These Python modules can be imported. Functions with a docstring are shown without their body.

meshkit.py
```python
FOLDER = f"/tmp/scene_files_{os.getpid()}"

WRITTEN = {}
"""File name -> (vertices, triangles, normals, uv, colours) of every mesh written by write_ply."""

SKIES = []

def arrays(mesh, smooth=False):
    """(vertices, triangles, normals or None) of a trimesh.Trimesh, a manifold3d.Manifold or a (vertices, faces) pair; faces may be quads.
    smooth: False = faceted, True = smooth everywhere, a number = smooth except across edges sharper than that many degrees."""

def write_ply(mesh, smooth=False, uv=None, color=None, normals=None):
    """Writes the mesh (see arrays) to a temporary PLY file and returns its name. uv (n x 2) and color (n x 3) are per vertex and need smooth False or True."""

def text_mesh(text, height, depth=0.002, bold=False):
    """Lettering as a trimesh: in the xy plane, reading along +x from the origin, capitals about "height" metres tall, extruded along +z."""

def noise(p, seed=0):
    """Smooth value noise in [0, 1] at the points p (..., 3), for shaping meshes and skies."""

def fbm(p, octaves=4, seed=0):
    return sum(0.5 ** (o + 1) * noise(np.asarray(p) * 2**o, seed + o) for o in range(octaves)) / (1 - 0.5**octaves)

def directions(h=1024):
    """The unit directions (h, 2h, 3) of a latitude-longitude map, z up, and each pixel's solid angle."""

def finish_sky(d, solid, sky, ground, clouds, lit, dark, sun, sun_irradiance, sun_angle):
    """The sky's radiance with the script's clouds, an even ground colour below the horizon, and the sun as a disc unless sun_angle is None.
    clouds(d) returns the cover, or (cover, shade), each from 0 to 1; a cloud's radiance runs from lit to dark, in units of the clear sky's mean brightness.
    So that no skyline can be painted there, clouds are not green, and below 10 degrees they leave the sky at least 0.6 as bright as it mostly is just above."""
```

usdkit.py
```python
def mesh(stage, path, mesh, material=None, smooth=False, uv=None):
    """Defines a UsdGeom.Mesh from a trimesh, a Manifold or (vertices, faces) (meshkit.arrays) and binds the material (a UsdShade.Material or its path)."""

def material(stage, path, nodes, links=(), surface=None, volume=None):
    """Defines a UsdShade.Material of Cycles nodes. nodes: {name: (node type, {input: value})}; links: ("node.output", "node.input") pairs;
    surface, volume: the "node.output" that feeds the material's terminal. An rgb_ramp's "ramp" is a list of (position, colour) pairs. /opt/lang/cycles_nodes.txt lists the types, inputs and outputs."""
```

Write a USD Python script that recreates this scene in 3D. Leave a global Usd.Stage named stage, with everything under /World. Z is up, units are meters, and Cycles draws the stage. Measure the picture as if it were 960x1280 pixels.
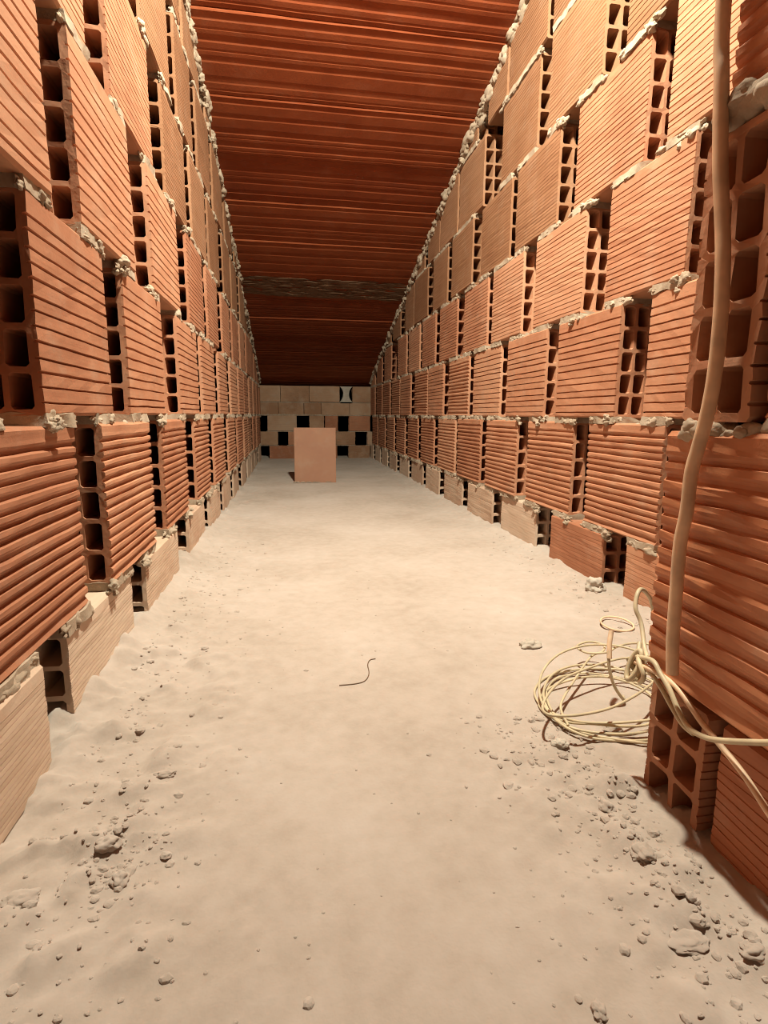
import math, random
import numpy as np, trimesh
import manifold3d as m3
import meshkit, usdkit
from pxr import Usd, UsdGeom, UsdLux, UsdShade, Gf, Sdf, Vt

stage = Usd.Stage.CreateInMemory()
UsdGeom.SetStageUpAxis(stage, UsdGeom.Tokens.z)
UsdGeom.SetStageMetersPerUnit(stage, 1.0)
world = UsdGeom.Xform.Define(stage, '/World')
stage.SetDefaultPrim(world.GetPrim())
UsdGeom.Scope.Define(stage, '/World/Looks')

# ------------------------------------------------------------------ camera
YAW, PITCH, ROLL, FPX, EYE = 0.1636, 0.1744, 0.0067, 690.0, 0.4016
cam = UsdGeom.Camera.Define(stage, '/World/camera')
_fw = np.array([math.sin(YAW) * math.cos(PITCH), math.cos(YAW) * math.cos(PITCH), -math.sin(PITCH)])
_r = np.array([math.cos(YAW), -math.sin(YAW), 0])
_u = np.cross(_r, _fw)
_r2 = _r * math.cos(ROLL) + _u * math.sin(ROLL)
_u2 = -_r * math.sin(ROLL) + _u * math.cos(ROLL)
cam.AddTransformOp().Set(Gf.Matrix4d(*_r2, 0, *_u2, 0, *(-_fw), 0, 0, 0, EYE, 1))
cam.CreateHorizontalApertureAttr(36.0)
cam.CreateVerticalApertureAttr(48.0)
cam.CreateFocalLengthAttr(36.0 * FPX / 960)
cam.CreateClippingRangeAttr(Gf.Vec2f(0.02, 100))
cam.CreateExposureAttr(0.0)

# ------------------------------------------------------------------ light: one work lamp hung just under the roof above the frame, tipped down the passage
lamp = UsdLux.DiskLight.Define(stage, '/World/work_lamp')
lamp.AddTranslateOp().Set(Gf.Vec3d(0.225, 0.76, 1.835))
lamp.AddRotateXOp().Set(41.0)
lamp.CreateRadiusAttr(0.045)
lamp.CreateIntensityAttr(3600.0)
lamp.CreateColorAttr(Gf.Vec3f(1.0, 0.97, 0.79))

# ------------------------------------------------------------------ helpers
rng = random.Random(7)
nrng = np.random.default_rng(7)
used = {}


def path_for(name, parent):
    base = (parent.GetPath().pathString if parent else '/World') + '/' + name
    n = used.get(base, 0)
    used[base] = n + 1
    return base if n == 0 else f'{base}_{n:03d}'


def tag(p, label=None, cat=None, group=None, kind=None):
    for k, v in (('label', label), ('category', cat), ('group', group), ('kind', kind)):
        if v:
            p.SetCustomDataByKey(k, v)
    return p


def obj(name, mesh, mat, parent=None, smooth=False):
    return usdkit.mesh(stage, path_for(name, parent), mesh, mat, smooth=smooth).GetPrim()


def thing(name, label, cat, group=None, kind=None):
    return tag(UsdGeom.Xform.Define(stage, path_for(name, None)).GetPrim(), label, cat, group, kind)


def jiggle(v, amp, freq, seed):
    v = np.asarray(v, float)
    d = np.stack([meshkit.noise(v * freq + 31.7 * k, seed + k) for k in range(3)], -1) * 2 - 1
    return v + d * amp


def blob(c, r, seed, sub=2, flat=(1, 1, 1), rough=0.35):
    s = trimesh.creation.icosphere(subdivisions=sub)
    v = np.array(s.vertices)
    n = meshkit.fbm(v * 1.7 + seed * 3.1, 3, seed)
    v = v * (1 + (n - 0.5)[:, None] * 2 * rough)
    return v * np.asarray(flat) * r + np.asarray(c), np.array(s.faces)


class Bag:
    def __init__(self):
        self.v, self.f, self.n = [], [], 0

    def add(self, vf):
        self.v.append(vf[0]); self.f.append(np.asarray(vf[1]) + self.n); self.n += len(vf[0])

    def mesh(self):
        return np.vstack(self.v), np.vstack(self.f)


def spline(pts, per=8):
    p = np.asarray(pts, float)
    p = np.vstack([2 * p[0] - p[1], p, 2 * p[-1] - p[-2]])
    out = []
    for i in range(1, len(p) - 2):
        a, b, c, d = p[i - 1:i + 3]
        for t in np.linspace(0, 1, per, endpoint=False):
            out.append(0.5 * (2 * b + (c - a) * t + (2 * a - 5 * b + 4 * c - d) * t * t + (3 * b - a - 3 * c + d) * t ** 3))
    out.append(p[-2])
    return np.array(out)


def tube(pts, r, n=10, flat=1.0):
    p = np.asarray(pts, float)
    t = np.gradient(p, axis=0)
    t /= np.linalg.norm(t, axis=1, keepdims=True) + 1e-12
    up = np.array([0.0, 0, 1]) if abs(t[0][2]) < 0.9 else np.array([1.0, 0, 0])
    rings = []
    side = np.cross(t[0], up); side /= np.linalg.norm(side)
    for i in range(len(p)):
        side = side - t[i] * (side @ t[i]); side /= np.linalg.norm(side) + 1e-12
        nn = np.cross(t[i], side)
        a = np.linspace(0, 2 * np.pi, n, endpoint=False)
        rr = r if np.ndim(r) == 0 else r[i]
        rings.append(p[i] + rr * (np.cos(a)[:, None] * side + flat * np.sin(a)[:, None] * nn))
    v = np.vstack(rings + [p[:1], p[-1:]])
    f, m = [], len(p)
    for i in range(m - 1):
        for k in range(n):
            a, b = i * n + k, i * n + (k + 1) % n
            f += [[a, b, b + n], [a, b + n, a + n]]
    for k in range(n):
        f.append([m * n, (k + 1) % n, k])
        f.append([m * n + 1, (m - 1) * n + k, (m - 1) * n + (k + 1) % n])
    f = np.array(f)
    tm = trimesh.Trimesh(v, f, process=False)
    if tm.volume < 0:
        f = f[:, ::-1]
    return v, f


# ------------------------------------------------------------------ materials
LK = '/World/Looks/'


def clay(name, dark, mid, light, dust, dust_amt, rough=0.85, streak=0.3, bump=0.25, tone=0.80):
    """fired clay: per-piece tone, mottling, fine extrusion streaks along y, dry mortar dust in patches"""
    dark, mid, light, dust = ([c * tone for c in q] for q in (dark, mid, light, dust))
    nodes = {
        'g': ('geometry', {}), 'o': ('object_info', {}),
        'n1': ('noise_texture', {'scale': 7.0, 'detail': 4.0, 'roughness': 0.6}),
        'n2': ('noise_texture', {'scale': 160.0, 'detail': 3.0, 'roughness': 0.6}),
        'map': ('mapping', {'mapping_type': 'point', 'scale': (140.0, 6.0, 140.0)}),
        'n3': ('noise_texture', {'scale': 1.0, 'detail': 2.0}),
        'n4': ('noise_texture', {'scale': 16.0, 'detail': 5.0, 'roughness': 0.65}),
        'ad': ('math', {'math_type': 'multiply_add', 'value2': 0.55, 'value3': -0.27}),
        'sum': ('math', {'math_type': 'add'}),
        'st': ('math', {'math_type': 'multiply_add', 'value2': streak, 'value3': -streak / 2}),
        'sum2': ('math', {'math_type': 'add'}),
        'ramp': ('rgb_ramp', {'ramp': [(0.2, dark), (0.5, mid), (0.8, light)]}),
        'dm': ('map_range', {'from_min': 0.52, 'from_max': 0.75, 'to_min': 0.0, 'to_max': dust_amt, 'clamp': True}),
        'mx': ('mix_color', {'blend_type': 'mix', 'b': dust}),
        'bh': ('math', {'math_type': 'add'}),
        'b': ('bump', {'strength': bump, 'distance': 0.0015}),
        'p': ('principled_bsdf', {'roughness': rough, 'specular_ior_level': 0.3, 'diffuse_roughness': 0.3}),
    }
    links = [('g.position', 'n1.vector'), ('g.position', 'n2.vector'), ('g.position', 'map.vector'), ('map.vector', 'n3.vector'),
             ('g.position', 'n4.vector'), ('o.random', 'ad.value1'), ('ad.value', 'sum.value1'), ('n1.fac', 'sum.value2'),
             ('n3.fac', 'st.value1'), ('st.value', 'sum2.value1'), ('sum.value', 'sum2.value2'), ('sum2.value', 'ramp.fac'),
             ('n4.fac', 'dm.value'), ('dm.result', 'mx.fac'), ('ramp.color', 'mx.a'), ('mx.result', 'p.base_color'),
             ('n2.fac', 'bh.value1'), ('n3.fac', 'bh.value2'), ('bh.value', 'b.height'), ('b.normal', 'p.normal')]
    return usdkit.material(stage, LK + name, nodes, links, surface='p.BSDF')


def dusty(name, c0, c1, c2, s1=3.0, s2=45.0, rough=0.95, bump=0.5, dist=0.002):
    c0, c1, c2 = ([c * 0.80 for c in q] for q in (c0, c1, c2))
    nodes = {
        'g': ('geometry', {}),
        'n1': ('noise_texture', {'scale': s1, 'detail': 5.0, 'roughness': 0.6}),
        'n2': ('noise_texture', {'scale': s2, 'detail': 4.0, 'roughness': 0.65}),
        'n5': ('noise_texture', {'scale': 260.0, 'detail': 2.0}),
        'sc': ('math', {'math_type': 'multiply_add', 'value2': 0.5, 'value3': -0.25}),
        's': ('math', {'math_type': 'add'}),
        'ramp': ('rgb_ramp', {'ramp': [(0.28, c0), (0.5, c1), (0.72, c2)]}),
        'bh': ('math', {'math_type': 'multiply_add', 'value2': 0.4}),
        'b': ('bump', {'strength': bump, 'distance': dist}),
        'p': ('principled_bsdf', {'roughness': rough, 'specular_ior_level': 0.2, 'diffuse_roughness': 0.4}),
    }
    links = [('g.position', 'n1.vector'), ('g.position', 'n2.vector'), ('g.position', 'n5.vector'), ('n2.fac', 'sc.value1'), ('sc.value', 's.value1'), ('n1.fac', 's.value2'),
             ('s.value', 'ramp.fac'), ('ramp.color', 'p.base_color'), ('n5.fac', 'bh.value1'), ('n2.fac', 'bh.value3'), ('bh.value', 'b.height'), ('b.normal', 'p.normal')]
    return usdkit.material(stage, LK + name, nodes, links, surface='p.BSDF')


def plain(name, col, rough=0.6):
    nodes = {'g': ('geometry', {}), 'n': ('noise_texture', {'scale': 40.0, 'detail': 3.0}),
             'ramp': ('rgb_ramp', {'ramp': [(0.3, [c * 0.78 for c in col]), (0.7, [min(1, c * 1.12) for c in col])]}),
             'p': ('principled_bsdf', {'roughness': rough, 'specular_ior_level': 0.35})}
    return usdkit.material(stage, LK + name, nodes, [('g.position', 'n.vector'), ('n.fac', 'ramp.fac'), ('ramp.color', 'p.base_color')], surface='p.BSDF')


DUST = (0.60, 0.47, 0.36)
M_BRICK = clay('brick_clay', (0.46, 0.19, 0.10), (0.575, 0.262, 0.145), (0.66, 0.335, 0.195), DUST, 0.26, tone=0.82)
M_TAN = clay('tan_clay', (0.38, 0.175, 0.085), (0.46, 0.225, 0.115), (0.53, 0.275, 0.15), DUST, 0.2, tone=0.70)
M_RED = clay('red_clay', (0.40, 0.135, 0.06), (0.50, 0.185, 0.085), (0.58, 0.245, 0.12), DUST, 0.3, rough=0.55, tone=1.0)
M_DUSTY = clay('dusty_clay', (0.50, 0.32, 0.22), (0.60, 0.43, 0.31), (0.66, 0.50, 0.38), DUST, 0.8, tone=0.98)
M_PALE = clay('pale_block_clay', (0.42, 0.23, 0.13), (0.55, 0.33, 0.20), (0.64, 0.43, 0.29), DUST, 0.5)
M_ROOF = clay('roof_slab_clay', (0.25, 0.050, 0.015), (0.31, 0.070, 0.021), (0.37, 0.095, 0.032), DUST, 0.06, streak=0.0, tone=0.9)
M_BLOCK = clay('smooth_clay', (0.52, 0.27, 0.18), (0.57, 0.31, 0.20), (0.62, 0.35, 0.23), DUST, 0.3, streak=0.05)
M_MORTAR = dusty('mortar_mix', (0.40, 0.30, 0.21), (0.54, 0.425, 0.315), (0.64, 0.53, 0.41), 14.0, 90.0)
M_FLOOR = dusty('screed', (0.50, 0.415, 0.345), (0.585, 0.495, 0.425), (0.65, 0.565, 0.50), 3.0, 40.0, bump=0.35)
M_SMEAR = dusty('mortar_haze', (0.20, 0.11, 0.06), (0.27, 0.16, 0.095), (0.34, 0.22, 0.14), 14.0, 60.0)
M_CHUNK = dusty('pale_chunk', (0.55, 0.48, 0.40), (0.66, 0.59, 0.50), (0.74, 0.67, 0.58), 20.0, 120.0)
M_CREAM = plain('cream_cable', (0.60, 0.50, 0.33), 0.45)
M_TAPE = plain('beige_cable', (0.80, 0.57, 0.38), 0.5)
M_WIRE = plain('dark_wire', (0.16, 0.10, 0.06), 0.6)

# ------------------------------------------------------------------ hollow bricks


def ring(n):
    return [np.asarray(n, float)]


def rounded(x0, y0, x1, y1, c):
    return [(x0 + c, y0), (x1 - c, y0), (x1, y0 + c), (x1, y1 - c), (x1 - c, y1), (x0 + c, y1), (x0, y1 - c), (x0, y0 + c)]


def profile(T, H, rows, cols, ribs, depth, style, wall=0.0068, seed=0):
    """cross-section of a hollow brick: ribbed faces at x=0 and x=T, rows x cols holes"""
    r = random.Random(seed)

    def face(n):
        pts = []
        z0, z1 = 0.012, H - 0.012
        step = (z1 - z0) / max(n, 1)
        for i in range(n):
            a = z0 + i * step + r.uniform(-.1, .1) * step
            d = depth * r.uniform(0.75, 1.2)
            if style == 'groove':        # broad flat bands, narrow grooves
                w = step * r.uniform(0.16, 0.25)
                pts += [(0, a), (d, a + w * .25), (d, a + w * .75), (0, a + w)]
            else:                        # corrugated
                pts += [(d, a), (d * .9, a + step * .20), (d * .15, a + step * .36), (0, a + step * .55), (0.0003, a + step * .88)]
        return pts

    left = [(0.0015, 0), *[]]
    left = face(ribs)
    right = face(ribs)
    c = 0.004
    out = [(c, 0), (T - c, 0), (T, c)] + [(T - x, z) for x, z in right] + [(T, H - c), (T - c, H), (c, H), (0, H - c)] + [(x, z) for x, z in reversed(left)] + [(0, c)]
    polys = [np.array(out)]
    mw, mh = (T - wall * (cols + 1)) / cols, (H - wall * (rows + 1)) / rows
    inset = depth if ribs else 0
    for i in range(cols):
        for j in range(rows):
            x0, z0 = wall + i * (mw + wall), wall + j * (mh + wall)
            x1 = x0 + mw
            if i == 0: x0 += inset
            if i == cols - 1: x1 -= inset
            polys.append(np.array(rounded(x0, z0, x1, z0 + mh, 0.0035))[::-1])
    return m3.CrossSection(polys, m3.FillRule.EvenOdd)


def profset(T, H, rows, cols, ribs, depth, style, n=4, seed=0, wall=0.0068):
    return [profile(T, H, rows, cols, ribs, depth, style, wall, seed + k) for k in range(n)]


HB, TB = 0.248, 0.080
P_COARSE = profset(TB, HB, 5, 2, 15, 0.0048, 'corr', seed=10)
P_MID = profset(TB, HB, 5, 2, 13, 0.0042, 'groove', seed=20)
P_FINE = profset(TB, HB, 5, 2, 19, 0.0026, 'groove', seed=30)
P_VFINE = profset(TB, HB, 5, 2, 24, 0.0009, 'groove', seed=40)
P_LOW = profset(0.082, 0.132, 3, 2, 17, 0.0013, 'groove', seed=50)
P_LOWSM = profset(0.082, 0.132, 3, 2, 12, 0.0006, 'groove', seed=60)

ZC, SL = 1.7445 + EYE, 0.2757             # ceiling plane z = ZC - SL*y


def ceil_z(y):
    return ZC - SL * y


def brick_mesh(cs, length, place, div=5, seed=0, cut=0.0, amp=0.0009):
    """extrude along the length, place() maps (x, z, along) to the world; cut: keep what lies that far under the roof slope"""
    m = cs.extrude(length, div)
    v = np.asarray(m.to_mesh().vert_properties)[:, :3]
    f = np.asarray(m.to_mesh().tri_verts)
    w = place(v)
    if trimesh.Trimesh(w, f, process=False).volume < 0:
        f = f[:, ::-1]
    if cut is not None and (w[:, 2] > ceil_z(w[:, 1]) - cut).any():
        mm = m3.Manifold(m3.Mesh(vert_properties=np.ascontiguousarray(w, np.float32), tri_verts=np.ascontiguousarray(f, np.uint32)))
        nrm = np.array([0, -SL, -1.0]); ln = np.linalg.norm(nrm)
        mm = mm.trim_by_plane(tuple(nrm / ln), -(ZC - cut) / ln)
        if mm.is_empty() or mm.volume() < 4e-5:
            return None
        q = mm.to_mesh()
        w, f = np.asarray(q.vert_properties)[:, :3].astype(float), np.asarray(q.tri_verts)
    w = jiggle(w, amp, 90.0, seed) + 0
    w = jiggle(w, amp * 0.9, 14.0, seed + 5)
    return w, f


J = [EYE - 0.0155 + (k - 1) * 0.26 for k in range(0, 7)]      # joint heights J[0]..: top of course k


def course_z(k):
    return J[k - 1] + 0.012 if k else J[0] - 0.132


def build_wall(wall, face_x, sgn, courses, mats, y_end):
    """sgn: +1 the wall's body lies on the +x side of its corridor face"""
    laid = {}
    seed = 100 if sgn < 0 else 500
    for k, spans in courses.items():
        laid[k] = []
        for (y0, y1) in spans:
            if y1 > y_end:
                y1 = y_end
            if y1 - y0 < 0.06:
                continue
            seed += 3
            r = random.Random(seed)
            zb = course_z(k)
            if zb > ceil_z(y0) - 0.05:
                continue
            cs, mat = mats(k, y0, r)
            off = r.uniform(-0.004, 0.005)
            if k == 0: off += 0.002
            tilt = r.uniform(-0.006, 0.006)
            lean = r.uniform(-0.008, 0.008)
            T = 0.082 if k == 0 else TB

            def place(v, y0=y0, zb=zb, off=off, tilt=tilt, lean=lean):
                x = face_x + sgn * (v[:, 0] + off + lean * v[:, 2]) 
                y = y0 + v[:, 2] + tilt * v[:, 1]
                return np.stack([x, y, zb + v[:, 1]], -1)
            me = brick_mesh(cs, y1 - y0, place, 6 if y0 < 1.6 else 3, seed, cut=0.012)
            if me is None:
                continue
            obj('brick', me, mat, wall)
            laid[k].append((y0, y1, face_x + sgn * off))
    return laid


def mortar_for(wall, face_x, sgn, laid, top=True, y_end=5.2, seed=900):
    bag = Bag()
    r = random.Random(seed)
    for k in sorted(laid):
        if k == 0 or k - 1 not in laid:
            continue
        zj = J[k - 1]
        for (a0, a1, fx) in laid[k]:
            for (b0, b1, gx) in laid[k - 1]:
                lo, hi = max(a0, b0), min(a1, b1)
                if hi - lo < 0.02:
                    continue
                # the bed itself
                n = max(4, int((hi - lo) / 0.012))
                cs = m3.CrossSection([np.array([(0.001, -0.002), (0.075, -0.002), (0.075, 0.0145), (0.001, 0.0145)])]).extrude(hi - lo, n).refine_to_length(0.02)
                q = cs.to_mesh()
                v = np.asarray(q.vert_properties)[:, :3].astype(float)
                w = np.stack([face_x + sgn * v[:, 0], lo + v[:, 2], zj + v[:, 1]], -1)
                f = np.asarray(q.tri_verts)
                if sgn < 0: f = f
                if trimesh.Trimesh(w, f, process=False).volume < 0: f = f[:, ::-1]
                bag.add((jiggle(w, 0.004, 60.0, seed), f))
                # squeezed-out lumps on the corridor side and at the ends
                near = lo < 1.8
                for _ in range(r.randint(7, 13)):
                    y = r.uniform(lo, hi) if r.random() < .6 else (r.gauss(lo, .012) if r.random() < .6 else r.gauss(hi, .012))
                    sz = r.uniform(0.003, 0.0075) * (1.4 if r.random() < .15 else 1)
                    bag.add(blob((face_x + sgn * (0.005 + r.uniform(-.002, .004)), y, zj + 0.005 + r.uniform(-.008, .006)), sz, r.randint(0, 9999), 2 if near else 1,
                                 (0.7, r.uniform(1.0, 2.8), r.uniform(.6, 1.2)), .75))
                if r.random() < .4:
                    y = lo + r.uniform(0, .03)
                    for _ in range(5):
                        bag.add(blob((face_x + sgn * r.uniform(-.003, .01), y + r.gauss(0, .012), zj + r.uniform(-.010, .014)), r.uniform(.004, .0095), r.randint(0, 9999), 2 if near else 1, (.9, 1.2, .9), .85))
    tag(obj('mortar', bag.mesh(), M_MORTAR, wall, smooth=50), kind='stuff')
    if not top:
        return
    bag = Bag()
    y = 1.0
    while y < y_end:
        z = ceil_z(y)
        for _ in range(4):
            sz = r.uniform(.010, .023) * (1.4 if r.random() < .15 else 1)
            bag.add(blob((face_x + sgn * r.uniform(0.0, .022), y + r.gauss(0, .02), z - r.uniform(0.002, .026)), sz, r.randint(0, 9999), 2, (r.uniform(.5, .8), r.uniform(1.0, 2.0), r.uniform(.7, 1.1)), .8))
        if r.random() < .3:
            bag.add(blob((face_x - sgn * r.uniform(0, .006), y, z - .015 - r.uniform(0, .03)), r.uniform(.006, .013), r.randint(0, 9999), 2, (1, 1, 1), .8))
        bag.add(blob((face_x + sgn * .045, y, z - .012), .042, r.randint(0, 9999), 1, (.8, 1.1, .45)))
        y += .030
    tag(obj('mortar_fillet', bag.mesh(), M_MORTAR, wall, smooth=50), kind='stuff')


def extend(spans, period, length, end, before=None, n_before=0):
    out = list(spans)
    for i in range(n_before):
        y = out[0][0] - period
        out.insert(0, (y, y + length))
    r = random.Random(int(spans[0][0] * 1000))
    while out[-1][0] + period < end:
        y = out[-1][0] + period + r.uniform(-.012, .012)
        out.append((y, y + length + r.uniform(-.008, .008)))
    return out


YEND = 5.16
LX, RX = -0.2823, 0.7203
L = {0: extend([(.33, .629), (.716, 1.0), (1.076, 1.37), (1.527, 1.80), (1.908, 2.20), (2.326, 2.62), (2.752, 3.03)], .40, .30, YEND, n_before=2),
     1: extend([(.515, .795), (.888, 1.171), (1.29, 1.575), (1.741, 2.022), (2.13, 2.42), (2.594, 2.88), (3.0, 3.28), (3.405, 3.68)], .385, .28, YEND, n_before=3),
     2: extend([(.34, .60), (.712, .968), (1.066, 1.345), (1.532, 1.82), (1.907, 2.20), (2.349, 2.64), (2.753, 3.04), (3.15, 3.43)], .385, .28, YEND, n_before=2),
     3: extend([(.50, .777), (.879, 1.15), (1.296, 1.585), (1.726, 1.997), (2.082, 2.366), (2.547, 2.83), (2.95, 3.23)], .385, .28, YEND, n_before=3),
     4: extend([(.68, .97), (1.082, 1.375), (1.503, 1.775), (1.855, 2.135), (2.213, 2.50), (2.62, 2.90), (3.0, 3.28)], .385, .28, YEND, n_before=3),
     5: extend([(1.33, 1.608), (1.702, 1.94), (2.03, 2.30), (2.40, 2.68), (2.77, 3.05)], .385, .28, YEND, n_before=4),
     6: extend([(1.12, 1.40), (1.50, 1.78), (1.87, 2.15)], .385, .28, YEND, n_before=3)}
R = {0: extend([(.79, 1.083), (1.171, 1.44), (1.554, 1.842), (1.92, 2.203), (2.30, 2.58), (2.671, 2.945)], .39, .29, YEND, n_before=1),
     1: extend([(.62, .90), (.993, 1.277), (1.36, 1.636), (1.716, 2.006), (2.077, 2.37), (2.43, 2.725), (2.814, 3.10), (3.20, 3.477), (3.577, 3.87), (3.958, 4.25), (4.362, 4.65), (4.771, 5.05)], .385, .28, YEND),
     2: extend([(.942 - .16, 1.068), (1.171, 1.461), (1.537, 1.821), (1.906, 2.195), (2.257, 2.55), (2.644, 2.94), (2.985, 3.28), (3.391, 3.69), (3.766, 4.06), (4.16, 4.45), (4.54, 4.83)], .385, .28, YEND),
     3: extend([(.61, .89), (.979, 1.249), (1.358, 1.638), (1.731, 1.999), (2.061, 2.345), (2.438, 2.722), (2.81, 3.10), (3.165, 3.46), (3.544, 3.84), (4.121, 4.41)], .385, .28, YEND),
     4: extend([(.78, 1.066), (1.146, 1.431), (1.526, 1.81), (1.866, 2.155), (2.244, 2.535), (2.618, 2.878), (2.987, 3.29), (3.35, 3.60)], .385, .28, YEND),
     5: extend([(.95, 1.237), (1.331, 1.607), (1.689, 1.976), (2.159, 2.463), (2.481, 2.762), (2.782, 3.017)], .31, .28, YEND, n_before=1),
     6: extend([(1.33, 1.613), (1.648, 1.927), (1.941, 2.124)], .31, .28, YEND, n_before=1)}
R[2][0] = (0.942, 1.068)


def left_mats(k, y, r):
    if k == 0:
        return (P_LOW if y < 1.1 else P_LOWSM)[r.randint(0, 3)], M_DUSTY
    if k == 1:
        return P_COARSE[r.randint(0, 3)], M_BRICK
    if k in (2, 3):
        return (P_MID if y < 1.6 or k == 2 else P_FINE)[r.randint(0, 3)], M_BRICK
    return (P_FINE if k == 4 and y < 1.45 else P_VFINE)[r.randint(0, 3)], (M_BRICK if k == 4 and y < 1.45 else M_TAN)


def right_mats(k, y, r):
    if k == 0:
        return P_LOWSM[r.randint(0, 3)], M_BRICK if y < 1.3 else M_DUSTY
    if k == 1:
        return P_COARSE[r.randint(0, 3)], M_BRICK
    if k == 2:
        return (P_COARSE if r.random() < .5 else P_MID)[r.randint(0, 3)], M_BRICK
    if k == 3:
        return P_FINE[r.randint(0, 3)], M_BRICK
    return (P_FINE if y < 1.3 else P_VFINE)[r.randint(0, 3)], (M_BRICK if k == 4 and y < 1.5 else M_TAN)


wl = thing('wall_left', 'left dwarf wall of terracotta hollow bricks laid with open gaps, running from the left edge to the back', 'wall', kind='structure')
laid = build_wall(wl, LX, -1, L, left_mats, YEND)
mortar_for(wl, LX, -1, laid, seed=901)
wr = thing('wall_right', 'long right dwarf wall of terracotta hollow bricks laid with open gaps, behind the coil of cable', 'wall', kind='structure')
laid = build_wall(wr, RX, 1, R, right_mats, YEND)
mortar_for(wr, RX, 1, laid, seed=902)

# ------------------------------------------------------------------ the pier at the near right
PX = 0.365
pier = thing('wall_pier', 'dark red brick pier at the right edge, hollow brick ends facing the passage', 'pier', kind='structure')


def along_y(x0, y0, zb):
    return lambda v: np.stack([x0 + v[:, 0], y0 + v[:, 2], zb + v[:, 1]], -1)


def along_x(x0, y0, zb):
    return lambda v: np.stack([x0 + v[:, 2], y0 + v[:, 0], zb + v[:, 1]], -1)


PR = profset(TB, HB, 5, 2, 13, 0.0035, 'corr', seed=110)
PR2 = profset(0.078, 0.236, 5, 2, 13, 0.003, 'groove', seed=120)
P8 = profset(0.080, 0.134, 3, 2, 12, 0.001, 'groove', seed=130)
zp1, zp2, zp3 = 0.140, 0.398, 0.652
ps = 3000
for cs, ln, pl, mat in [
    (P8[0], 0.26, along_x(PX + .012, .418, -0.008), M_BRICK),
    (P8[1], 0.30, along_y(PX + .020, .108, -0.010), M_RED),
    (P8[2], 0.30, along_y(PX + .20, .108, -0.010), M_RED),
    (P8[3], 0.30, along_y(PX + .020, -.21, -0.010), M_RED),
    (PR[0], 0.285, along_y(PX - .001, .210, zp1), M_RED),
    (PR[1], 0.285, along_y(PX + .18, .210, zp1), M_RED),
    (PR[2], 0.28, along_y(PX - .001, -.09, zp1), M_RED),
    (PR2[0], 0.26, along_x(PX, .400, zp2), M_BRICK),
    (PR[3], 0.28, along_y(PX + .004, .108, zp2), M_RED),
    (PR[0], 0.28, along_y(PX + .18, .108, zp2), M_RED),
    (PR[1], 0.28, along_y(PX + .004, -.19, zp2), M_RED),
    (PR[2], 0.28, along_y(PX, .178, zp3), M_RED),
    (PR[3], 0.28, along_y(PX + .18, .178, zp3), M_RED),
    (PR[0], 0.28, along_y(PX, -.12, zp3), M_RED),
    (PR2[1], 0.26, along_x(PX, .375, zp3 + .26), M_RED),
    (PR[1], 0.27, along_y(PX, .09, zp3 + .26), M_RED),
    (PR[2], 0.28, along_y(PX, .178, zp3 + .52), M_RED),
    (PR2[2], 0.26, along_x(PX, .375, zp3 + .78), M_RED),
    (PR[3], 0.27, along_y(PX, .09, zp3 + .78), M_RED),
]:
    ps += 7
    me = brick_mesh(cs, ln, pl, 6, ps, cut=0.012, amp=0.0013)
    if me is not None:
        obj('brick', me, mat, pier)
bag = Bag()
r = random.Random(44)
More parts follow.
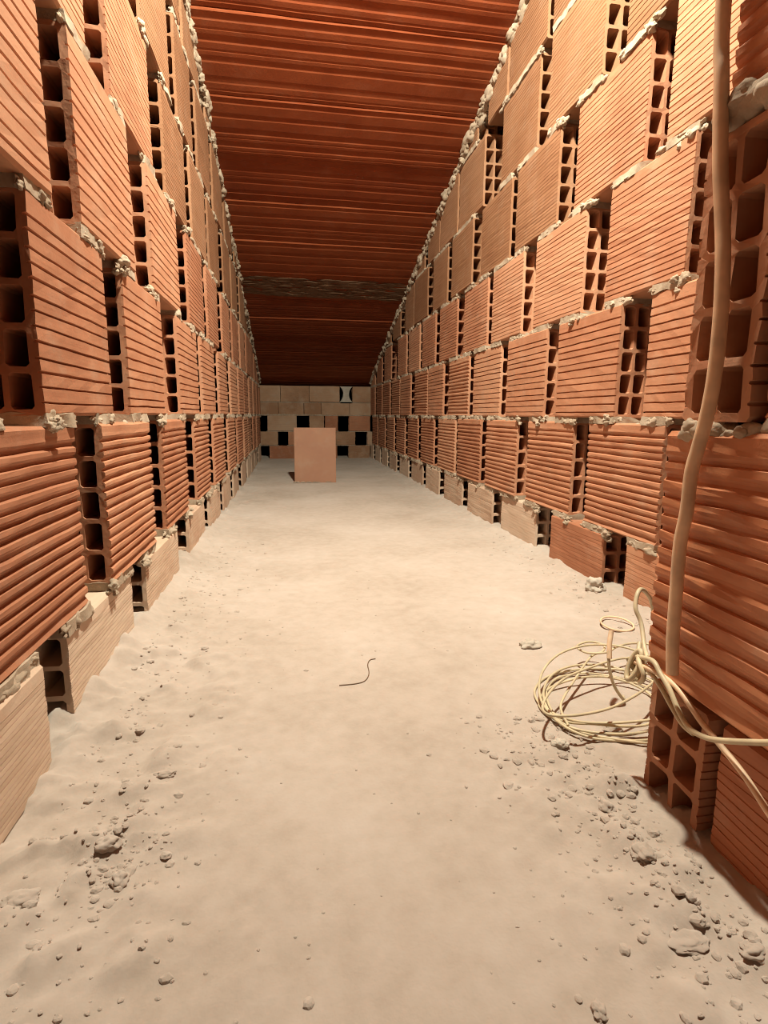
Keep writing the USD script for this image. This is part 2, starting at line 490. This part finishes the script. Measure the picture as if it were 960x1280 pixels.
for zj, y0, y1 in ((0.131, -.1, .49), (0.392, -.1, .49), (0.644, -.1, .46), (0.906, 0, .45), (1.166, 0, .45)):
    y = y0
    while y < y1:
        if zj > .2:
            for _ in range(2):
                bag.add(blob((PX + r.uniform(0.0, .008), y + r.gauss(0, .006), zj + r.uniform(-.012, .006) + .004), r.uniform(.005, .012), r.randint(0, 9999), 2, (.6, 1.3, .9), .45))
        bag.add(blob((PX + .055, y, zj + .002), .028, r.randint(0, 9999), 1, (1.2, 1, .28)))
        y += .016
for y in np.arange(.40, .49, .01):           # the heavy lip over the upper brick end
    bag.add(blob((PX + r.uniform(-.004, .01), y - .02, .648 + r.uniform(-.006, .008)), r.uniform(.010, .016), r.randint(0, 9999), 2, (.8, 1.3, .8), .5))
for _ in range(26):                          # crumbs smeared on the lower brick
    bag.add(blob((PX + .029, r.uniform(.30, .40), .120 - abs(r.gauss(0, .02))), r.uniform(.003, .009), r.randint(0, 9999), 2, (.4, 1.3, 1), .5))
tag(obj('mortar', bag.mesh(), M_MORTAR, pier, smooth=50), kind='stuff')

# ------------------------------------------------------------------ back wall
YB = 5.20
wb = thing('wall_back', 'low dim back wall of pale hollow blocks with square openings', 'wall', kind='structure')
zr = [-.012, .117, .246, .392, .508, .66]
back = [(0, [(-.212, .033), (.045, .29), (.30, .409), (.52, .72)]),
        (1, [(-.30, -.134), (-.04, .16), (.17, .39), (.40, .58), (.698, .78)]),
        (2, [(-.223, .04), (.156, .29), (.30, .418), (.524, .72)]),
        (3, [(-.30, -.124), (-.12, .106), (.11, .266), (.27, .526), (.53, .74)]),
        (4, [(-.30, -.104), (-.10, .156), (.160, .434), (.558, .74)])]
bs = 5000
for row, spans in back:
    for (x0, x1) in spans:
        bs += 7
        r = random.Random(bs)
        H = zr[row + 1] - zr[row] - 0.008
        cs = profset(.08, H, 2 if row < 3 else 1, 2, 6, .0008, 'groove', n=1, seed=bs)[0] if row != 3 else m3.CrossSection([np.array([(0, 0), (.08, 0), (.08, H), (0, H)])])
        off = r.uniform(-.004, .004) - (.014 if row == 4 and abs(x0 - .16) < .01 else 0)
        me = brick_mesh(cs, x1 - x0, lambda v: np.stack([x0 + v[:, 2], YB + off + v[:, 0], zr[row] + .004 + v[:, 1]], -1), 4, bs, cut=.008, amp=.0015)
        if me is not None:
            obj('brick', me, M_PALE if row > 2 or r.random() < .5 else M_BRICK, wb)
# the waisted piece between the top blocks, with a round bite on each side
sx = np.linspace(0, 1, 13)
hz = .508 + .006
lft = [(.437 + .034 * math.sin(math.pi * t) ** .7, hz + t * .142) for t in sx]
rgt = [(.556 - .034 * math.sin(math.pi * t) ** .7, hz + t * .142) for t in sx[::-1]]
cs = m3.CrossSection([np.array(lft + rgt)], m3.FillRule.EvenOdd)
q = cs.extrude(.08, 2).to_mesh()
v = np.asarray(q.vert_properties)[:, :3].astype(float)
w = np.stack([v[:, 0], YB - .004 + v[:, 2], v[:, 1]], -1)
tag(obj('spacer_block', (w, np.asarray(q.tri_verts)[:, ::-1]), M_CHUNK, wb), 'pale waisted block with a dark round bite on each side')
bag = Bag()
r = random.Random(77)
for row, spans in back:
    for (x0, x1) in spans:
        for x in np.arange(x0 + .01, x1, .02):
            bag.add(blob((x, YB + .012, zr[row] - .001), .0095, r.randint(0, 9999), 1, (1.5, 1, .55), .5))
            bag.add(blob((x, YB + .045, zr[row] - .001), .02, r.randint(0, 9999), 1, (1.2, 1.5, .3), .3))
for x in np.arange(-.27, .72, .025):
    bag.add(blob((x, YB + .012, zr[3] + .003), .013, r.randint(0, 9999), 1, (1.6, .9, .7), .5))
tag(obj('mortar', bag.mesh(), M_MORTAR, wb, smooth=50), kind='stuff')

# ------------------------------------------------------------------ ceiling: long hollow clay slabs spanning the passage, ribs across
ce = thing('ceiling', 'dark red sloping ceiling of long ribbed hollow clay slabs', 'ceiling', kind='structure')
joints = [-.74, -.44, -.14, .16, .46, .76, 1.06, 1.36, 1.66, 1.961, 2.262, 2.535, 2.82, 3.12, 3.47, 3.73, 3.985, 4.28, 4.57, 4.86, 5.15, 5.42]
drop = {2.262: .005, 2.82: .003, 3.12: .004, 3.985: .005, 1.961: .003, 2.535: .002}
cosS = 1 / math.sqrt(1 + SL * SL)
udir = np.array([0, cosS, -SL * cosS]); ndir = np.array([0, SL * cosS, cosS])
for i in range(len(joints) - 1):
    y0, y1 = joints[i], joints[i + 1]
    r = random.Random(600 + i)
    W = (y1 - y0) / cosS - .002
    pts = []
    nb = 4
    u = .004
    step = (W - .008) / nb
    for b in range(nb):
        d = r.uniform(.0010, .0022)
        w0 = step * r.uniform(.30, .45)
        pts += [(u, .0), (u + step * .05, d), (u + w0, d * 1.1), (u + w0 + step * .07, .0)]
        if r.random() < .55:
            pts += [(u + step * .68, .0), (u + step * .71, .0008), (u + step * .80, .0008), (u + step * .83, 0)]
        u += step
    out = pts + [(W, .003), (W, .06), (0, .06), (0, .003)]
    polys = [np.array(out)]
    for h in range(4):
        hw = (W - .05) / 4
        polys.append(np.array(rounded(.01 + h * (hw + .01), .012, .01 + h * (hw + .01) + hw, .05, .004))[::-1])
    cs = m3.CrossSection(polys, m3.FillRule.EvenOdd)
    q = cs.extrude(1.24, 10).to_mesh()
    v = np.asarray(q.vert_properties)[:, :3].astype(float)
    dz = drop.get(y0, 0) + r.uniform(0, .0025)
    tl = r.uniform(-.002, .002)
    base = np.array([-.40, y0, ceil_z(y0)])
    w = base + v[:, 2:3] * np.array([1, 0, 0]) + v[:, 0:1] * udir + (v[:, 1:2] - dz + tl * (v[:, 2:3] - .6)) * ndir
    f = np.asarray(q.tri_verts)
    if trimesh.Trimesh(w, f, process=False).volume < 0: f = f[:, ::-1]
    obj('hollow_slab', (jiggle(w, .0012, 9.0, 700 + i), f), M_ROOF, ce)
# the smeared mortar band on one slab, and crumbs on another
bag = Bag()
r = random.Random(88)
n = 60
for jx in range(420):
    x = r.uniform(-.27, .72); y = r.uniform(3.49, 3.70)
    bag.add(blob((x, y, ceil_z(y) + .003), r.uniform(.010, .03), r.randint(0, 9999), 1, (3.2, 1.1, .16), .5))
for jx in range(12):
    x = r.gauss(.24, .05); y = r.gauss(2.60, .015)
    bag.add(blob((x, y, ceil_z(y) - .001), r.uniform(.0015, .0035), r.randint(0, 9999), 1, (1.4, 1, .5), .5))
tag(obj('mortar_smear', bag.mesh(), M_SMEAR, ce, smooth=50), kind='stuff')

# ------------------------------------------------------------------ floor
ys = [-1.0]
while ys[-1] < 5.6:
    ys.append(ys[-1] + max(.0055, .0062 * abs(ys[-1])) if ys[-1] > .2 else ys[-1] + (.05 if ys[-1] < .1 else .02))
ys = np.array(ys)
xs = np.concatenate([np.arange(-1.2, -.4, .08), np.arange(-.4, .9, .0062), np.arange(.9, 1.8, .08)])
X, Y = np.meshgrid(xs, ys)
P = np.stack([X, Y, 0 * X], -1)


def floor_h(P):
    X, Y = P[..., 0], P[..., 1]
    Q = P * np.array([1, 1, 0])
    z = (meshkit.fbm(Q * 2.2, 3, 3) - .5) * .006
    edge = np.clip(np.exp(-(X + .28) / .10), 0, 1) * .55 + np.clip(np.exp((X - .70) / .10), 0, 1) * .35 + .55 * np.exp(-((X - .33) / .09) ** 2) * (Y < .62) * np.clip((.62 - Y) / .1, 0, 1) \
        + .5 * np.exp(-((X + .19) / .09) ** 2) * np.clip((1.1 - Y) / .3, 0, 1)
    edge = np.clip(edge + .02, 0, 1)
    lum = np.clip(meshkit.fbm(Q * 26.0, 4, 11) - .47, 0, 1)
    z = z + lum * edge * .075 + (meshkit.fbm(Q * 60.0, 3, 21) - .5) * (.0005 + .009 * edge)
    z = z + np.exp(-np.clip(X - LX, 0, 9) / .045) * .030 * np.clip((Y - .55) / .3, 0, 1) * np.clip((2.6 - Y) / .8, 0, 1) + np.exp(-np.clip(RX - X, 0, 9) / .03) * .008
    z = z + .004 * np.exp(-((X - .40) / .05) ** 2) * np.clip((.62 - Y) / .12, 0, 1)
    return z - .004


P[..., 2] = floor_h(P)
nx, ny = len(xs), len(ys)
idx = np.arange(nx * ny).reshape(ny, nx)
q = np.stack([idx[:-1, :-1], idx[:-1, 1:], idx[1:, 1:], idx[1:, :-1]], -1).reshape(-1, 4)
tag(obj('floor', (P.reshape(-1, 3), q), M_FLOOR, None, smooth=True), 'dusty pale concrete screed floor of the passage', 'floor', kind='structure')


def gz(x, y):
    return float(floor_h(np.array([[x, y, 0.0]]))[0])


# loose crumbs along both sides
bag = Bag()
r = random.Random(5)
for i in range(1960):
    t = r.random()
    if i > 1820:
        t = 0.1; x, y = r.gauss(-.165, .025), r.gauss(.475, .04)
    elif i > 1700:
        t = 0.1; x, y = r.gauss(.325, .03), r.gauss(.39, .10)
    elif t < .40:
        y = .28 + 1.5 * r.random() ** 1.7; x = -.27 + abs(r.gauss(0, .085)) + .02
    elif t < .72:
        y = .22 + .45 * r.random(); x = .36 - abs(r.gauss(0, .075))
    elif t < .84:
        y = .6 + 1.2 * r.random(); x = .70 - abs(r.gauss(0, .05))
    else:
        y = .3 + 2.6 * r.random() ** 1.5; x = r.uniform(-.25, .66)
    s = r.uniform(.0005, .0017) + (.0036 * r.random() ** 5 if t < .84 else .0)
    if y < .62 and x > PX - .004 - s: continue
    bag.add(blob((x, y, gz(x, y) + s * .05), s, r.randint(0, 9999), 1, (r.uniform(.8, 1.5), r.uniform(.8, 1.5), .75), .5))
tag(obj('mortar_rubble', bag.mesh(), M_FLOOR, None), 'crumbs of dry mortar scattered over the floor along the walls', 'rubble', kind='stuff')

chunks = [
    (.410, .876, .017, (1.15, .8, .62), M_CHUNK, 'white mortar lump alone on the open floor, left of the cable coil'),
    (.690, 1.145, .020, (1.0, 1.2, .9), M_CHUNK, 'pale mortar lump at the foot of the right wall, behind the cable loop'),
    (-.178, .487, .0105, (1.3, .9, .7), M_FLOOR, 'largest crumb in the patch of crumbs left of centre in the foreground'),
    (-.158, .452, .009, (1, 1.1, .8), M_FLOOR, 'crumb at the near edge of the foreground crumb patch, lower left'),
    (-.232, .440, .012, (1.4, 1, .6), M_FLOOR, 'flat pale mortar flake at the left edge of the floor near the bottom'),
    (-.150, .588, .009, (1.5, .8, .6), M_FLOOR, 'thin mortar flake lying right of the nearest low opening in the left wall'),
    (.310, .400, .011, (1.1, 1.2, .7), M_FLOOR, 'mortar lump on the floor left of the dark cable shadow'),
    (.296, .322, .012, (1.7, 1, .4), M_FLOOR, 'broad flat mortar slab below the pier, in the lower right corner'),
    (.335, .303, .009, (1.3, 1, .6), M_FLOOR, 'mortar piece at the right edge of the picture near the bottom corner'),
    (.316, .470, .009, (1, 1.2, .8), M_FLOOR, 'mortar crumb on the floor just below the pier brick with square holes'),
    (.316, .574, .008, (1.2, .9, .8), M_CHUNK, 'small whitish crumb below the left side of the cable coil'),
    (.200, .287, .0065, (1, 1.2, .8), M_FLOOR, 'single crumb at the bottom edge, right of centre'),
    (.402, .600, .012, (1.2, .9, .7), M_FLOOR, 'mortar lump tucked between the coil and the pier brick'),
]
for i, (x, y, s, fl, mat, lab) in enumerate(chunks):
    s = s * (.8 if mat is M_FLOOR else 1)
    v, f = blob((x, y, gz(x, y) + s * fl[2] * .3), s, 40 + i * 17, 3, fl, .6)
    tag(obj('mortar_chunk', (v, f), mat, None, smooth=40), lab, 'mortar chunk', 'loose mortar chunks on the floor')

# ------------------------------------------------------------------ block standing on end
bx = thing('clay_block', 'smooth pinkish terracotta block standing upright in the middle of the passage floor', 'block')
W_, D_, H_ = .247, .07, .325
cs = [np.array(rounded(0, 0, W_, D_, .003))]
hw = (W_ - .009 * 6) / 5
for i in range(5):
    cs.append(np.array(rounded(.009 + i * (hw + .009), .009, .009 + i * (hw + .009) + hw, D_ - .009, .005))[::-1])
q = m3.CrossSection(cs, m3.FillRule.EvenOdd).extrude(H_, 4).to_mesh()
v = np.asarray(q.vert_properties)[:, :3].astype(float)
a_ = -.06
rx = .007 + v[:, 0] * math.cos(a_) - v[:, 1] * math.sin(a_)
ry = 3.335 + v[:, 0] * math.sin(a_) + v[:, 1] * math.cos(a_)
obj('body', (jiggle(np.stack([rx, ry, v[:, 2] - .003], -1), .001, 20., 3), np.asarray(q.tri_verts)), M_BLOCK, bx)
bag = Bag()
r = random.Random(12)
for k in range(30):
    bag.add(blob((.007 + r.uniform(.0, .24), 3.33 - r.uniform(0, .012), .001), r.uniform(.003, .007), r.randint(0, 999), 1, (1.5, 1, .6)))
tag(obj('dust_ridge', bag.mesh(), M_MORTAR, bx, smooth=50), kind='stuff')

# ------------------------------------------------------------------ cables
hang = [(.345, .50, 1.95), (.352, .49, 1.5), (.353, .475, 1.0), (.352, .461, .734), (.351, .453, .672), (.351, .445, .609), (.352, .436, .557), (.352, .431, .526), (.352, .427, .481),
        (.352, .427, .435), (.352, .431, .401), (.352, .437, .375), (.351, .441, .353), (.351, .442, .317), (.351, .446, .286), (.352, .446, .240), (.352, .444, .193), (.353, .441, .160)]
tag(obj('hanging_cable', tube(spline(hang, 8), .0058, 14), M_TAPE, None, smooth=60), 'thick beige cable hanging down in front of the dark red pier', 'cable')

CR = .0018
def foot(pts, k=1.03):
    return [(x * k, y * k, EYE + (z - EYE) * k) for x, y, z in pts]


co = thing('cable_coil', 'coil of thin cream cable lying on the floor against the pier, knotted at its corner', 'cable coil')
r = random.Random(21)


def loop(cx, cy, rx, ry, rot, z, wob, n=15, a0=0.0, a1=2 * math.pi):
    pts = []
    p1, p2 = r.uniform(0, 6), r.uniform(0, 6)
    for t in np.linspace(a0, a1, n):
        k = 1 + wob * math.sin(2 * t + p1) + wob * .6 * math.sin(3 * t + p2)
        x, y = rx * k * math.cos(t), ry * k * math.sin(t)
        X_, Y_ = cx + x * math.cos(rot) - y * math.sin(rot), cy + x * math.sin(rot) + y * math.cos(rot)
        zz = z(t) if callable(z) else z
        pts.append((X_, Y_, gz(X_, Y_) + CR + max(zz, 0)))
    return pts


loops = [
    # the raised front strands and the back of the top loop
    [(.524, .701, .040), (.512, .715, .040), (.480, .723, .036), (.421, .704, .034), (.375, .682, .033), (.338, .650, .033), (.311, .616, .033), (.305, .592, .036), (.325, .584, .036), (.357, .585, .036),
     (.392, .592, .037), (.429, .608, .038), (.467, .632, .036), (.505, .665, .030), (.53, .70, .022)],
    loop(.442, .676, .110, .096, .45, lambda t: .022 + .018 * math.sin(t + 1.0), .04, a1=6.6),
    loop(.438, .672, .106, .090, .2, lambda t: .012 + .012 * math.sin(t + 2.5), .05, a1=6.5),
    loop(.440, .668, .110, .094, .7, lambda t: .004 + .006 * math.sin(t), .04, a1=6.5),
    loop(.438, .655, .100, .092, .1, lambda t: .002, .06, a1=6.4),
    loop(.420, .660, .085, .070, .5, lambda t: .006 + .005 * math.sin(2 * t), .07, a1=6.4),
    # strand that leaves the coil, rises and makes the two small eyes behind it
    [(.345, .610, .006), (.348, .636, .012), (.364, .663, .012), (.404, .706, .016), (.463, .765, .022), (.483, .765, .030), (.496, .785, .032), (.479, .800, .032), (.452, .790, .030), (.458, .768, .028),
     (.486, .757, .032), (.509, .769, .034), (.542, .779, .034), (.570, .770, .034), (.58, .74, .03)],
]
for pts in loops:
    pts = [tuple(p) for p in pts]
    obj('loop', tube(spline(pts, 5), CR, 8), M_CREAM, co, smooth=60)
tag(obj('cable_ring', tube(spline([(.617 + .030 * math.cos(t), .936 + .030 * math.sin(t), gz(.617, .936) + .003 + .003 * math.sin(t)) for t in np.linspace(0, 6.6, 14)], 5), .0020, 8), M_TAPE, None, smooth=60), 'small closed ring of thin tan cable lying on the floor beyond the coil', 'cable')
up = [(.462, .672, .004), (.455, .66, .006), (.439, .66, .028), (.432, .665, .054), (.433, .67, .075), (.440, .68, .092)]
obj('cable_end', tube(spline(up, 6), .0023, 8), M_CREAM, co, smooth=60)
tag(obj('sheath', tube(spline([(.4325, .667, .066), (.436, .675, .084), (.4405, .681, .094), (.443, .684, .100)], 5), .0036, 8), M_TAPE, co, smooth=60), 'brown sheathed tip of the cable standing up')
# loop standing up over the coil, ending behind the pier
obj('tail_loop', tube(spline(foot([(.372, .505, .146), (.378, .520, .152), (.386, .54, .170), (.384, .55, .186), (.393, .56, .201), (.408, .572, .198), (.430, .588, .180), (.446, .602, .158), (.46, .61, .13)]), 6), .0026, 8), M_CREAM, co, smooth=60)
# the knot hung on the pier corner
kn = []
for ph, ox, oz, rr in ((0, 0, 0, .0125), (.9, .004, -.004, .0105)):
    kn.append([(.352 + ox + .006 * math.sin(t * 1.0 + ph), .498 - .55 * (oz) - .55 * rr * math.cos(t), .142 + oz + rr * 1.25 * math.sin(t)) for t in np.linspace(0, 6.7, 14)])
for pts in kn:
    obj('knot', tube(spline(foot(pts), 5), .0027, 8), M_CREAM, co, smooth=60)
obj('knot', tube(spline(foot([(.366, .512, .160), (.358, .500, .152), (.350, .487, .150), (.350, .478, .140), (.353, .487, .128), (.358, .50, .130), (.352, .51, .145)]), 6), .0027, 8), M_CREAM, co, smooth=60)
obj('trailing_strand', tube(spline(foot([(.356, .500, .150), (.352, .470, .160), (.3505, .455, .154), (.350, .440, .146), (.350, .424, .131), (.350, .408, .123), (.350, .389, .126), (.349, .370, .135), (.347, .331, .158), (.345, .28, .19), (.345, .20, .22)]), 7), .0026, 8), M_CREAM, co, smooth=60)
obj('trailing_strand', tube(spline(foot([(.357, .506, .142), (.352, .470, .150), (.3545, .448, .150), (.3555, .430, .146), (.3560, .404, .133), (.3555, .384, .127), (.354, .350, .117), (.352, .323, .105), (.35, .28, .085), (.345, .2, .05)]), 7), .0028, 8), M_TAPE, co, smooth=60)
obj('trailing_strand', tube(spline(foot([(.360, .505, .138), (.353, .476, .146), (.352, .455, .140), (.353, .438, .128), (.352, .42, .120), (.352, .405, .119)]), 7), .0024, 8), M_CREAM, co, smooth=60)
th = [(.062, .783), (.088, .784), (.103, .792), (.112, .815), (.114, .845), (.120, .862), (.130, .866)]
tag(obj('wire_scrap', tube(spline([(x, y, gz(x, y) + .0008) for x, y in th], 6), .0008, 6), M_WIRE, None, smooth=60), 'thin bent scrap of dark wire on the bright middle of the floor', 'wire')
